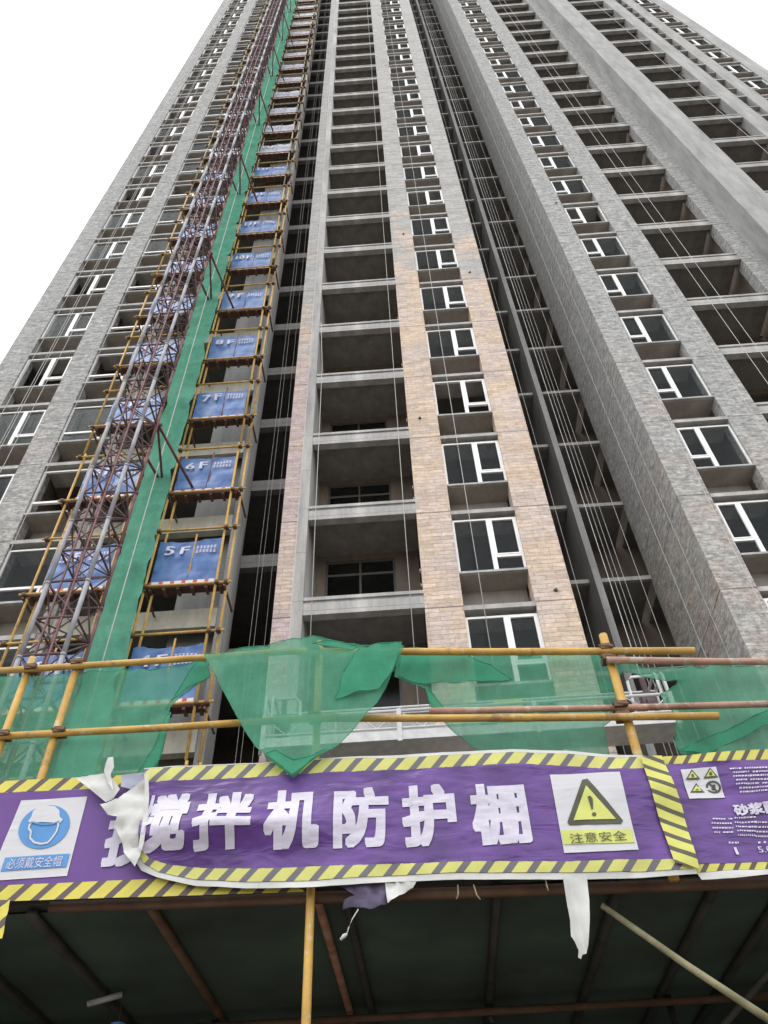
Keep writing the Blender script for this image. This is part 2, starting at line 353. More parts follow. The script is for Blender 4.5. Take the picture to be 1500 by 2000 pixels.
# pale slab edges at the back of the recess, tie beams, hoist-bay beams
def repeat(mb, name, mats, floors, label=None, kids=None):
    o = mb.build(name, mats); o.parent = T; out = []
    for i, n in enumerate(floors):
        c = o if i == 0 else o.copy()
        if i: COL.objects.link(c)
        c.parent = T; c.location = (-T.location.x, -T.location.y, zs(n)); out.append(c)
    return out
m = MB(); m.box(3.48, 4.82, 15.70, 15.81, -.13, .0); m.box(5.01, 6.44, 15.70, 15.81, -.13, .0); repeat(m, 'recess_slab_edge', MS['conc'], FL)
m = MB(); m.box(-4.97, -2.78, 14.0, 14.2, -.42, .002); repeat(m, 'tie_beam', MS['conc'], FL)
m = MB(); m.box(-7.47, -3.98, YF, YF+.19, -.50, .0); repeat(m, 'edge_beam', MS['spandrel'], FL)
# balconies: beam with curb
def balcony(x0, x1, y):
    m = MB(); m.box(x0, x1, y+.05, y+.21, -.36, .035); m.box(x0, x1, y+.005, y+.2, .036, .125)
    m.box(x0, x1, y+.012, y+.05, -.36, -.05)
    return m
repeat(balcony(-2.169, .379, YF), 'balcony_beam', MS['conc'], FL)
repeat(balcony(9.521, 12.149, YF), 'balcony_beam', MS['conc'], FL)
repeat(balcony(13.981, 16.239, YE), 'balcony_beam', MS['smooth'], FL)
# balcony back walls with door openings
for x0, x1, a0, a1, y in ((-2.17, .38, -1.92, -.2, 14.1), (9.5, 12.29, 9.8, 11.6, 14.1), (13.71, 16.49, 14.1, 15.9, 13.4)):
    m = MB(); m.box(x0, a0, y, y+.12, .0, H-.121); m.box(a1, x1, y, y+.12, 0, H-.121); m.box(a0, a1, y, y+.12, 2.62, H-.121)
    if x0 < 0: m.box(-2.399, -2.17, y, y+.12, 0, H-.121)
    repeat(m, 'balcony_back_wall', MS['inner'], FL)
dm = MB()
for a, bq, c_, d_ in ((-1.92, -1.86, 0.01, 2.61), (-.26, -.2, .01, 2.61), (-1.86, -.26, 2.55, 2.61), (-1.86, -.26, 2.12, 2.19), (-1.09, -1.04, 2.19, 2.55), (-1.09, -1.04, .01, 2.12)):
    dm.box(a, bq, 14.13, 14.18, c_, d_)
dl = repeat(dm, 'balcony_door', MS['darkframe'], [-2, -1, 0, 1, 2])
gm = MB(); gm.box(-1.86, -.26, 14.15, 14.156, .01, 2.55); g0 = gm.build('pane', MS['glass'])
for i, dd in enumerate(dl):
    c = g0 if i == 0 else g0.copy()
    if i: COL.objects.link(c)
    c.parent = dd
# conduit boxes on the balcony side wall
m = MB()
for n in FL:
    for dz, dy in ((.75, .55), (1.25, .6)): m.tube([(.379, YF+dy, zs(n)+dz), (.355, YF+dy, zs(n)+dz)], .045, 8)
tag(part(m, 'conduit_box', MS['white']), kind='stuff')
m = MB()
for xx, zv in ((.70, 19.2), (3.13, 12.76), (2.97, 27.6), (.84, 31.2), (7.9-.9, 33.1)):
    m.tube([(xx, YF+.02, zv), (xx+.01, YF-.05, zv-.01)], .03, 8); m.tube([(xx, YF, zv), (xx, YF-.004, zv)], .05, 10)
tag(part(m, 'vent_stub', MS['signdark']), kind='stuff')
# window bays
BAYS = [(-11.4, -9.93, YF, 'R'), (-9.2, -7.74, YF, 'T'), (1.18, 2.66, YF, 'R'), (7.2, 8.6, YF, 'L'), (18.1, 19.2, YE, 'L')]
for x0, x1, y, k in BAYS:
    m = MB()
    m.box(x0, x1, y+.6, y+.72, -.42, H-.43, 0)            # recessed apron wall behind, with the opening cut by the boxes below
    m.v = m.v[:0]; m.f = []; m.mi = []
    m.box(x0, x1, y+.62, y+.74, -.41, .50, 0)              # apron
    m.box(x0, x1, y-.02, y+.74, -.53, -.411, 1)            # ledge slab
    m.box(x0, x1, y+.06, y+.74, .501, .56, 0)              # sill slab: its underside is the soffit seen from below
    m.box(x0, x1, y-.008, y+.06, .515, .575, 1)
    repeat(m, 'bay_wall', [MS['soffit'], MS['conc']], FL)
m = MB(); y = YE
m.box(17.0, 17.45, y+.2, y+.3, -.3, .9, 0); m.box(17.0, 17.45, y-.01, y+.3, -.42, -.3, 1); m.box(17.0, 17.45, y-.01, y+.3, .9, .96, 1)
repeat(m, 'bay_wall', [MS['soffit'], MS['conc']], FL)
def window(x0, x1, hand):
    f = MB(); w = x1-x0; z0, z1 = .58, 2.27; t = .05; Y0, Y1 = .07, .13
    f.box(x0, x0+t, Y0, Y1, z0, z1); f.box(x1-t, x1, Y0, Y1, z0, z1); f.box(x0+t, x1-t, Y0, Y1, z1-t, z1); f.box(x0+t, x1-t, Y0, Y1, z0, z0+t)
    if hand == 'T':
        xm = x0+w*.5; zt = z0+.44; f.box(x0+t, x1-t, Y0-.005, Y1, zt-.035, zt+.035); xq = x0+w*.74
        f.box(xq-.035, xq+.035, Y0-.004, Y1, z0+t, zt-.035)
        g = MB(); g.box(x0+t, x1-t, Y0+.028, Y0+.034, zt+.035, z1-t); g.box(x0+t, xq-.035, Y0+.028, Y0+.034, z0+t, zt-.035); g.box(xq+.035, x1-t, Y0+.028, Y0+.034, z0+t, zt-.035)
        return f, g
    xm = x0+w*.56 if hand == 'R' else x0+w*.40
    f.box(xm-.05, xm+.05, Y0-.005, Y1, z0+t, z1-t)
    a, b_ = (xm+.05, x1-t) if hand == 'R' else (x0+t, xm-.05)
    zt = z0+.46; f.box(a, b_, Y0-.003, Y1, zt-.03, zt+.04)
    s = .035
    for q in ((a, a+s, zt+.04, z1-t), (b_-s, b_, zt+.04, z1-t)): f.box(q[0], q[1], Y0-.012, Y1-.02, q[2], q[3])
    f.box(a+s, b_-s, Y0-.012, Y1-.02, z1-t-s, z1-t); f.box(a+s, b_-s, Y0-.012, Y1-.02, zt+.04, zt+.04+s)
    g = MB(); g.box(x0+t, xm-.05, Y0+.028, Y0+.034, z0+t, z1-t); g.box(xm+.05, x1-t, Y0+.028, Y0+.034, z0+t, z1-t)
    return f, g
slots = []
for bi, (x0, x1, y, k) in enumerate(BAYS):
    for n in FL:
        u, v = px(((x0+x1)/2, y, zs(n)+1.4)); dist = (Vector(((x0+x1)/2, y, zs(n)+1.4))-CAM).length
        slots.append(((0 if -60 < u < 1560 and -20 < v < 1500 else 500)+dist, bi, n))
slots.sort(); keep = {(b_, n) for _, b_, n in slots[:100]}
rest_f, rest_g = MB(), MB()
for bi, (x0, x1, y, k) in enumerate(BAYS):
    f, g = window(x0, x1, k); proto = None
    for n in FL:
        if (bi, n) in keep:
            if proto is None:
                proto = f.build('window', MS['white']); proto.parent = T; pg = g.build('pane', MS['glass'], proto)
                c = proto
            else: c = dup(proto, T, deep=random.random() > .3)
            c.location = (-T.location.x, y-T.location.y, zs(n))
        else:
            for src, dst in ((f, rest_f), (g, rest_g)):
                i = len(dst.v); dst.v += [(q[0], q[1]+y, q[2]+zs(n)) for q in src.v]; dst.f += [tuple(i+j for j in fc) for fc in src.f]; dst.mi += src.mi
ro = tag(part(rest_f, 'window', MS['white'], label='white windows of the highest storeys'), kind='stuff')
rg = rest_g.build('pane', MS['glass'], ro); rg['kind'] = 'stuff'

# ------------------------------------------------------------------ hoist mast
MX0, MX1, MY0, MY1 = -5.84, -5.18, 9.3, 10.0
HM = empty('hoist_mast', ((MX0+MX1)/2, (MY0+MY1)/2, 0)); tag(HM, 'tall lattice mast of the construction hoist with two grey pipes in front', 'hoist mast')
SH = 1.508
def sec():
    hx, hy = .33, .35; br = MB()
    def seg(a, b_, r=.017): br.tube([a, b_], r, 6)
    for z in (0.03, SH/2):
        seg((-hx, -hy, z), (hx, -hy, z), .022); seg((-hx, hy, z), (hx, hy, z), .022); seg((-hx, -hy, z), (-hx, hy, z), .022); seg((hx, -hy, z), (hx, hy, z), .022)
    for z0, z1, s in ((.03, SH/2, 1), (SH/2, SH, -1)):
        for q in (1, -1): seg((-hx*s*q, -hy, z0), (hx*s*q, -hy, z1), .014); seg((-hx*s*q, hy, z0), (hx*s*q, hy, z1), .014)
        seg((-hx, -hy*s, z0), (-hx, hy*s, z1)); seg((hx, -hy*s, z0), (hx, hy*s, z1))
    seg((-hx, -hy, SH/2), (hx, hy, SH/2), .014)
    fc = MB(); bc = MB(); rk = MB()
    for s in (-1, 1):
        fc.tube([(s*hx, -hy, 0), (s*hx, -hy, SH)], .040, 10); fc.tube([(s*hx, -hy, -.02), (s*hx, -hy, .02)], .047, 10)
        bc.tube([(s*hx, hy, 0), (s*hx, hy, SH)], .034, 8); bc.tube([(s*hx, hy, -.03), (s*hx, hy, .03)], .048, 8)
    rk.box(-.125, -.095, -hy-.015, -hy+.015, 0, SH); rk.box(.095, .125, -hy-.015, -hy+.015, 0, SH)
    return br, fc, bc, rk
br, fc, bc, rk = sec(); mast0 = None
for i in range(46):
    if mast0 is None:
        mast0 = br.build('mast_section', MS['dark'], HM); fc.build('front_chord', MS['steel'], mast0, True)
        bc.build('rear_chord', MS['maroon'], mast0, True); rk.build('rack', MS['maroon'], mast0); c = mast0
    else: c = dup(mast0, HM)
    c.location = (0, 0, .15+i*SH)
tie = MB()
tie.tube([(.33, .35, 0), (.75, 2.6, 0)], .035, 8); tie.tube([(-.33, .35, 0), (.1, 2.6, 0)], .035, 8); tie.tube([(.33, .35, 0), (-.05, 2.4, 0)], .03, 8)
tie.tube([(-.42, .39, 0), (.42, .39, 0)], .035, 8)
t0 = None
for i, n in enumerate(range(-2, 25, 3)):
    c = tie.build('wall_tie', MS['maroon'], HM, True) if i == 0 else dup(t0, HM)
    if i == 0: t0 = c
    c.location = (0, 0, zs(n)+.25)

# ------------------------------------------------------------------ hoist landing scaffold, platforms, gates
SC = empty('landing_scaffold', (-5.8, 12.0, 0)); tag(SC, 'yellow tube landing scaffold climbing the tower on both sides of the hoist mast', 'scaffold')
SI = Matrix.Translation(SC.location).inverted()
def spart(mb, name, mats, smooth=True):
    o = mb.build(name, mats, None, smooth); o.parent = SC; o.matrix_parent_inverse = SI; return o
POLES = [(-7.78, 11.86), (-7.60, 12.0), (-6.18, 11.88), (-6.05, 12.02), (-5.33, 11.84), (-5.24, 12.0), (-3.86, 11.84), (-3.66, 11.92)]
for x, y in POLES:
    for k in range(9):
        j = random.uniform(-.02, .02)
        m = MB(); z0 = .05+k*8.8; m.tube([(x+j, y, z0), (x+j+random.uniform(-.02, .02), y, z0+8.78)], .029, 8); spart(m, 'standard', MS['yellow' if k < 4 else 'yellowworn'])
for n in range(-3, 26):
    for side, (x0, x1) in (('L', (-7.92, -6.0)), ('R', (-5.42, -3.52))):
        z = zs(n)
        for nm, yy, dz in (('ledger', 11.78, -.03), ('guard_rail', 11.79, 1.62)):
            m = MB(); m.tube([(x0, yy, z+dz), (x1, yy, z+dz+random.uniform(-.02, .02))], .026, 8, 0)
            for xx in (x0+.1, x1-.12, x1-.3): m.box(xx-.04, xx+.04, 11.75, 11.85, z+dz-.042, z+dz+.042, 1)
            spart(m, nm, [MS['yellow' if n < 9 else 'yellowworn'], MS['coupler']])
        m = MB()
        for q in range(2): m.box(x0+.14, x1-.16, 11.83+q*.11, 11.83+q*.11+.10, z-.06, z-.012)
        for q in range(6):
            xx = x0+.2+(x1-x0-.45)*q/5; m.box(xx-.03, xx+.03, 11.83, 12.06, z-.115, z-.065, 1)
        for xx in (x0+.12, x1-.14): m.tube([(xx, 11.75, z-.155), (xx, 12.58, z-.155)], .026, 8, 1)
        spart(m, 'plank_platform', [MS['plank'], MS['brown']], False)

_tc = {}
def text_mesh(body, bold=0.):
    k = (body, bold)
    if k in _tc: return _tc[k]
    cu = bpy.data.curves.new('t', 'FONT'); cu.body = body; cu.size = 1; cu.offset = bold; cu.resolution_u = 4
    o = bpy.data.objects.new('t', cu); COL.objects.link(o); bpy.context.view_layer.update()
    me = o.to_mesh(); v = [(q.co.x, q.co.y) for q in me.vertices]; f = [tuple(p.vertices) for p in me.polygons]
    o.to_mesh_clear(); bpy.data.objects.remove(o); bpy.data.curves.remove(cu)
    x0 = min(a for a, _ in v); x1 = max(a for a, _ in v); y0 = min(b_ for _, b_ in v); y1 = max(b_ for _, b_ in v)
    _tc[k] = ([((a-x0)/(x1-x0), (b_-y0)/(y1-y0)) for a, b_ in v], f, (x1-x0)/(y1-y0)); return _tc[k]

def gate(n, side, x0, x1):
    w = x1-x0; h = 1.40; xm = x0+w*.56
    sd_ = n*3.7+(9 if side == 'L' else 0)
    def dy(x, z): return .045*fbm(x*2.0, z*2.4, sd_)
    root = empty('landing_gate', ((x0+x1)/2, 11.9, zs(n)))
    ox = root.location.x
    pale = n > 8
    for a, b_, tilt in ((x0, xm-.008, -.05), (xm+.008, x1, .045)):
        m = MB(); nx, nz = 10, 12; top = h+random.uniform(-.05, .04)
        for i in range(nx+1):
            for j in range(nz+1):
                x = a+(b_-a)*i/nx; z = .04+(top+tilt*(i/nx-.5)-.04+.05*fbm(i*.21, n*1.7, 2.))*j/nz
                m.v.append((x-ox, dy(x, z), z))
        for i in range(nx):
            for j in range(nz):
                p = i*(nz+1)+j; m.f.append((p, p+nz+1, p+nz+2, p+1)); m.mi.append(0)
        m.build('tarp_leaf', MS['bluepale' if pale else 'blue'], root, True)
    m = MB(); m.tube([(xm-ox, .02, -.02), (xm-ox+.01, .02, 1.58)], .022, 8); m.build('centre_post', MS['yellow' if n < 1 else 'maroon'], root, True)
    m = MB(); m.box(x0-ox, x1-ox, -.065, -.05, .015, .125); m.build('toe_board', MS['redstripe'], root)
    m = MB()
    def put(body, cx, cz, hh, bold=.0, wmul=1., sh=0.):
        v, f, asp = text_mesh(body, bold); i = len(m.v)
        for a, b_ in v:
            x = cx+sh+(a-.5)*hh*asp*wmul; z = cz+(b_-.5)*hh; m.v.append((x-ox, dy(x, z)-.045-abs(sh)*.02, z))
        m.f += [tuple(i+q for q in fc) for fc in f]; m.mi += [0]*len(f)
    if n <= 18:
        num = str(n+5)
        for sh in (-.013, 0., .013):
            put(num, x0+w*.20, 1.05, .26, .0, 1.25 if n < 5 else 1., sh); put('F', x0+w*.44, 1.05, .26, .0, 1.25, sh*1.1)
        for r in range(2):                                  # two rows of small lettering, too small to read in the photo
            for q in range(6):
                cx = x0+w*(.64+.055*q); cz = 1.10-.13*r
                for s in range(3):
                    zz = cz-.035+.035*s; m.poly([(cx-.03-ox, dy(cx, zz)-.045, zz), (cx+.03-ox, dy(cx, zz)-.045, zz+.004), (cx+.03-ox, dy(cx, zz)-.045, zz+.016), (cx-.03-ox, dy(cx, zz)-.045, zz+.012)])
                m.poly([(cx-.008-ox, dy(cx, cz)-.046, cz-.045), (cx+.008-ox, dy(cx, cz)-.046, cz-.045), (cx+.008-ox, dy(cx, cz)-.046, cz+.05), (cx-.008-ox, dy(cx, cz)-.046, cz+.05)])
        m.build('lettering', MS['ink'], root)
    where = 'right of the hoist mast' if side == 'R' else 'left, behind the hoist mast'
    if n <= 18: lb = '%s tarp landing gate marked %d F, %s' % ('pale faded blue' if pale else 'blue', n+5, where)
    else: lb = 'pale landing gate %d storeys above the 22 F gate, %s' % (n-17, where)
    tag(root, lb, 'landing gate', 'tarp gates at the hoist landings, '+('right row' if side == 'R' else 'left row'))
for n in range(-3, 24):
    gate(n, 'R', -5.27, -3.91)
    gate(n, 'L', -7.56, -6.24)

# ------------------------------------------------------------------ sheets: polygons given in the XZ plane, gridded and displaced along Y
def grid_poly(poly, step, pts_extra=None):
    bm = bmesh.new(); vs = [bm.verts.new((x, 0, z)) for x, z in poly]; bm.faces.new(vs)
    xs = [p[0] for p in poly]; zz = [p[1] for p in poly]
    def cut(axis, lo, hi):
        k = math.floor(lo/step)+1
        while k*step < hi:
            co = Vector((k*step, 0, 0)) if axis == 0 else Vector((0, 0, k*step)); no = Vector((1, 0, 0)) if axis == 0 else Vector((0, 0, 1))
            bmesh.ops.bisect_plane(bm, geom=bm.verts[:]+bm.edges[:]+bm.faces[:], dist=1e-6, plane_co=co, plane_no=no); k += 1
    cut(0, min(xs), max(xs)); cut(2, min(zz), max(zz))
    return bm
def finish(bm, name, mat, yfun, parent=None, smooth=True):
    for v in bm.verts: v.co.y = yfun(v.co.x, v.co.z)
    bmesh.ops.recalc_face_normals(bm, faces=bm.faces[:])
    me = bpy.data.meshes.new(name); bm.to_mesh(me); bm.free(); me.materials.append(mat)
    if smooth: me.polygons.foreach_set('use_smooth', [True]*len(me.polygons))
    o = bpy.data.objects.new(name, me); COL.objects.link(o)
    if parent is not None:
        o.parent = parent; o.matrix_parent_inverse = Matrix.Translation(parent.location).inverted()
    return o
def PX(pts, Y): return [(at(x, y, Y).x, at(x, y, Y).z) for x, y in pts]
def sheet(name, pts, Y, mat, disp, step=.04, parent=None):
    return finish(grid_poly(PX(pts, Y), step), name, mat, lambda x, z: Y+disp(x, z), parent)
def text_on(body, cx, cz, w, h, yfun, mat, parent, bold=.03, name='lettering', shear=0., clip=None):
    v, f, asp = text_mesh(body, 0.)
    bm = bmesh.new(); lay = {}
    bw = bold*h*.55
    offs = [(0, 0)]+([(bw*i, bw*j) for i in (-1, -.5, 0, .5, 1) for j in (-1, -.5, 0, .5, 1) if max(abs(i), abs(j)) == 1] if bw > .0015 else [])
    for q, (ox_, oz_) in enumerate(offs):
        vs = [bm.verts.new((cx+(a-.5)*(w-2*bw)+ox_, -.0001*q, cz+(b_-.5)*(h-2*bw)+oz_)) for a, b_ in v]
        for fc in f:
            try: bm.faces.new([vs[i] for i in fc])
            except ValueError: pass
    bmesh.ops.triangulate(bm, faces=bm.faces[:])
    for _ in range(5):
        es = [e for e in bm.edges if e.calc_length() > .028]
        if not es: break
        bmesh.ops.subdivide_edges(bm, edges=es, cuts=1); bmesh.ops.triangulate(bm, faces=bm.faces[:])
    if clip: bmesh.ops.bisect_plane(bm, geom=bm.verts[:]+bm.edges[:]+bm.faces[:], dist=1e-6, plane_co=Vector(clip[0]), plane_no=Vector(clip[1]), clear_inner=True)
    for vv in bm.verts: vv.co.y += yfun(vv.co.x, vv.co.z)
    me = bpy.data.meshes.new(name); bm.to_mesh(me); bm.free(); me.materials.append(mat)
    o = bpy.data.objects.new(name, me); COL.objects.link(o); o.parent = parent
    o.matrix_parent_inverse = Matrix.Translation(parent.location).inverted(); return o

# green net strip between the two landings
m = MB(); nz_ = 420; z0, z1 = 1.0, 76.0
for j in range(nz_+1):
    z = z0+(z1-z0)*j/nz_; seam = abs(((z-zs(0)-.35)/(H*1.0)+.5) % 1-.5)*H
    pinch = math.exp(-(seam/.18)**2)
    for i in range(7):
        u = i/6; x = -5.93+.70*u+.05*fbm(z*.6, u*2, 2.)+.035*fbm(z*2.3, u*3, 7.)+(.5-u)*.10*pinch
        m.v.append((x, 11.52+.085*fbm(z*1.5+u*2.2, u*3, 5.)-.09*pinch*(.5+.5*cos(u*9+z)), z))
for j in range(nz_):
    for i in range(6):
        p = j*7+i; m.f.append((p, p+1, p+8, p+7)); m.mi.append(0)
tag(m.build('safety_net', MS['strip'], None, True), 'tall narrow green net strip running up the tower beside the hoist mast', 'safety net')

# ------------------------------------------------------------------ ropes hanging down the facade
def rope(x, y, z0, z1, label, r=.009, sway=.03, pts=None):
    m = MB()
    if pts is None:
        pts = [(x+sway*fbm(z0*.1+q*.5, x)*.6, y, z0+(z1-z0)*q/16) for q in range(17)]
    m.tube(pts, r, 5); tag(m.build('rope', MS['rope'], None, True), label, 'rope', 'thin ropes hanging down the facade')
ZR = zs(30)
for x, y, lb in ((-11.62, 12.45, 'thin pale rope hanging down the outermost left grey pier'), (-11.05, 12.4, 'thin pale rope crossing the left half of the outermost left windows'),
                 (-10.62, 12.4, 'thin pale rope in front of the middle of the outermost left windows'), (-10.5, 12.35, 'thin pale rope just left of the casements of the outermost left windows'),
                 (-10.2, 12.4, 'thin pale rope over the casements of the outermost left windows'), (-9.01, 12.45, 'thin pale rope down the left edge of the windows next to the scaffold'),
                 (-3.34, 13.1, 'leftmost pale rope in the narrow slot beside the hoist bay'), (-3.24, 13.1, 'second pale rope from the left in the narrow slot beside the hoist bay'), (-3.02, 13.1, 'rightmost pale rope in the narrow slot beside the hoist bay'),
                 (.1, 12.4, 'pale rope down the right side of the middle balcony openings'), (1.58, 12.45, 'pale rope in front of the white windows between the beige piers'),
                 (3.62, 12.7, 'dark-side rope just right of the beige corner pier'), (4.36, 12.8, 'leftmost of the bundled ropes inside the deep recess'),
                 (4.46, 12.8, 'middle of the bundled ropes inside the deep recess'), (4.56, 12.8, 'rightmost of the bundled ropes inside the deep recess'), (4.75, 13.0, 'single rope right of the bundle inside the deep recess'), (5.05, 12.9, 'rope hanging in front of the thin pale wall edge'), (5.75, 12.9, 'rope close to the rough side wall of the recess'),
                 (6.2, 12.9, 'rope at the front corner of the rough side wall'), (10.03, 12.4, 'left of the two ropes crossing the right wing balcony openings'), (10.42, 12.4, 'right of the two ropes crossing the right wing balcony openings'),
                 (7.0, 12.4, 'rope down the rough pier left of the right wing windows'), (9.2, 12.45, 'rope down the rough pier right of the right wing windows'), (15.3, 11.5, 'rope crossing the far right balcony openings')):
    rope(x, y, 3.0 if x > 3.55 or x < -3 else 9.6, ZR, lb, .0045 if (3.5 < x < 6.3 or -3.5 < x < -2.9) else .0085)
m_top = at(617, 570, 12.4)
rope(0, 0, 0, 0, 'pale rope down the left side of the middle balcony openings, tied at a beam', pts=[(-2.1, 12.45, zs(4)), (-1.98, 12.38, zs(3)+.2), (-1.96, 12.36, zs(1)), (-1.92, 12.3, zs(-1)+.2)])
rope(0, 0, 0, 0, 'white rope hanging in front of the tall green net strip', pts=[(-5.52, 11.3, 8+q*4) for q in range(18)], r=.013)

# ------------------------------------------------------------------ suspended work platform
GP = empty('suspended_platform', (.95, 12.0, 8.95)); tag(GP, 'pale steel suspended work platform hanging level with the storey above the banner', 'work platform')
gx0, gx1 = -2.55+.0-.95, 4.35-.95
m = MB(); m.box(gx0, gx1, -.30, .30, -.05, -.02); m.build('floor_tray', MS['galv'], GP)
m = MB()
m.tube([(gx0, -.32, .5), (gx1, -.32, .5)], .028, 8); m.box(gx0, gx1, -.345, -.315, -.07, .10); m.tube([(gx0, -.32, .16), (gx1, -.32, .16)], .02, 8)
k = 18
for i in range(k):
    xa = gx0+(gx1-gx0)*i/k; xb = gx0+(gx1-gx0)*(i+1)/k
    m.tube([(xa, -.32, .16 if i % 2 else .5), (xb, -.32, .5 if i % 2 else .16)], .012, 6)
for i in range(4):
    xx = gx0+(gx1-gx0)*i/3; m.box(xx-.04, xx+.04, -.36, -.31, -.1, .52)
m.build('front_railing', MS['galv'], GP, False)
m = MB(); m.tube([(gx0, .32, 1.0), (gx1, .32, 1.0)], .024, 8); m.tube([(gx0, .32, .5), (gx1, .32, .5)], .02, 8)
for i in range(7):
    xx = gx0+(gx1-gx0)*i/6; m.tube([(xx, .32, -.05), (xx, .32, 1.0)], .018, 6)
m.build('rear_railing', MS['galv'], GP)
for xx in (gx0+.05, gx1-.05):
    m = MB(); rr = .12
    for dx in (-.06, .06):
        pts = [(xx+dx, -.30, -.05), (xx+dx, -.30, 1.0-rr)]+[(xx+dx, -.30+rr-rr*cos(a), 1.0-rr+rr*sin(a)) for a in (pi/8, pi/4, 3*pi/8, pi/2)]
        pts += [(xx+dx, .30-rr+rr*sin(a), 1.0-rr+rr*cos(a)) for a in (0, pi/8, pi/4, 3*pi/8, pi/2)]+[(xx+dx, .30, -.05)]
        m.tube(pts, .026, 8)
    m.build('end_frame', MS['galv'], GP, True)
# wide hoop guards over the motors
for xx, s in ((gx0+.25, 1), (gx1-.25, -1)):
    m = MB(); pts = [(xx-.33, -.1, -.05), (xx-.31, -.1, .95), (xx-.22, -.1, 1.04), (xx+.22, -.1, 1.04), (xx+.31, -.1, .95), (xx+.33, -.1, -.05)]
    m.tube(pts, .027, 8); m.build('hoop_guard', MS['galv'], GP, True)
    m = MB(); m.box(xx-.12, xx+.12, -.05, .15, .35, .75); m.box(xx-.07, xx+.07, -.12, -.05, .42, .6); m.box(xx-.04, xx+.04, 0, .08, .75, 1.1); m.build('hoist_motor', [MS['dark']], GP)
    m = MB(); m.tube([(xx, .04, 1.1), (xx, .1, 60)], .006, 5); m.build('steel_rope', MS['galv'], GP)
m = MB(); m.box(.5, 1.0, .2, .31, .45, .95); m.build('control_box', MS['signyellow'], GP)

# ------------------------------------------------------------------ mixer shelter
SHL = empty('mixer_shelter', (-.3, 6.8, 0)); tag(SHL, 'dark tube framed protection shed with boarded roof behind the purple banners', 'shelter')
SHI = Matrix.Translation(SHL.location).inverted()
def hpart(mb, name, mats, smooth=True, label=None):
    o = mb.build(name, mats, None, smooth); o.parent = SHL; o.matrix_parent_inverse = SHI
    if label: o['label'] = label
    return o
m = MB(); m.box(-3.6, 3.4, 4.86, 9.2, 3.66, 3.72); hpart(m, 'roof_deck', MS['deck'], False)
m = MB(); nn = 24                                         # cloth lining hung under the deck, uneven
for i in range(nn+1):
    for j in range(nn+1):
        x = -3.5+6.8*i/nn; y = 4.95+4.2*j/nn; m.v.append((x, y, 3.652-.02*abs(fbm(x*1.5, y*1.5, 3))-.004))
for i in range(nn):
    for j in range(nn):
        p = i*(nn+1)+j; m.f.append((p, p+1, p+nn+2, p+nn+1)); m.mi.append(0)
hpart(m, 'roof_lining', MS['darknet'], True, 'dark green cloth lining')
m = MB(); m.box(-3.6, 3.4, 9.2, 9.25, .02, 3.6); m.box(-3.65, -3.6, 5.2, 9.2, .02, 3.6); m.box(3.4, 3.45, 5.2, 9.2, .02, 3.6); hpart(m, 'unseen_cladding', MS['darknet'], False)  # unseen back and side walls, added to keep the roof underside dark
for x, mt, r in ((-2.38, 'darktube', .035), (-1.65, 'brown', .03), (-.65, 'rust', .028), (-.48, 'darktube', .026), (.43, 'darktube', .03), (1.16, 'darktube', .035), (2.2, 'darktube', .03), (-3.0, 'darktube', .035), (1.75, 'darktube', .03)):
    m = MB(); m.tube([(x, 4.88, 3.612), (x, 9.1, 3.612)], r, 8); hpart(m, 'purlin', MS[mt])
m = MB(); m.tube([(-3.5, 6.9, 3.53), (3.3, 6.9, 3.53)], .028, 8); hpart(m, 'ledger', MS['brown'])
m = MB(); a, b_ = at(98, 1772, 4.86), at(1700, 1716, 4.86); m.tube([a, b_], .034, 10); hpart(m, 'ledger', MS['brown'])
# posts and rails
def post(x0, z0, x1, z1, Y=4.8, r=.027, mt='yellow', nm='post'):
    m = MB(); m.tube([(x0, Y, z0), ((x0+x1)/2, Y, (z0+z1)/2), (x1, Y, z1)], r, 10); hpart(m, nm, MS[mt])
post(-.68, .02, -.68, 5.50, 4.82, .026); post(-2.91, 3.4, -2.90, 5.50, 4.79); post(-2.54, 3.4, -2.53, 5.46, 4.79); post(1.44, 3.55, 1.45, 5.36, 4.78, .031)
for x, y in ((-3.4, 5.3), (3.2, 5.4), (.43, 6.95), (-1.7, 7.0), (1.8, 7.0), (-.66, 8.4), (1.16, 9.0)): post(x, .02, x, 3.6, y, .026, 'darktube')
def rail(p0, p1, Y, r, mt):
    a, b_ = at(*p0, Y), at(*p1, Y); m = MB()
    mid = (a+b_)/2+Vector((0, 0, -.008)); m.tube([a, mid, b_], r, 10)
    m.tube([b_-(b_-a).normalized()*.004, b_+(b_-a).normalized()*.001], r*.8, 10); hpart(m, 'guard_rail', MS[mt])
rail((-60, 1314), (620, 1268), 4.75, .026, 'yellow'); rail((560, 1272), (1356, 1271), 4.75, .028, 'yellow')
rail((1185, 1289), (1620, 1292), 4.72, .026, 'redtube'); rail((-60, 1441), (660, 1400), 4.75, .026, 'yellow')
rail((600, 1403), (1403, 1398), 4.72, .026, 'yellow'); rail((838, 1389), (1600, 1372), 4.76, .024, 'redtube')
m = MB()
for (x, y) in ((63, 1307), (152, 1297), (10, 1437), (118, 1430), (1182, 1268), (1186, 1288), (1210, 1380), (1216, 1400), (615, 1402), (612, 1270)):
    p = at(x, y, 4.76); sx_ = random.uniform(.034, .046)
    m.box(p.x-sx_, p.x+sx_, p.y-.045, p.y+.05, p.z-.022, p.z+.022); m.tube([p+Vector((-.05, -.03, .01)), p+Vector((.05, -.05, -.015))], .012, 6)
hpart(m, 'coupler', MS['coupler'], False)
m = MB(); a, b_ = at(1175, 1768, 4.95), at(1515, 2000, 4.95); m.tube([a, (a+b_)/2+Vector((.0, 0, -.012)), b_], [.018, .021, .024], 8); hpart(m, 'brace', MS['bamboo'])
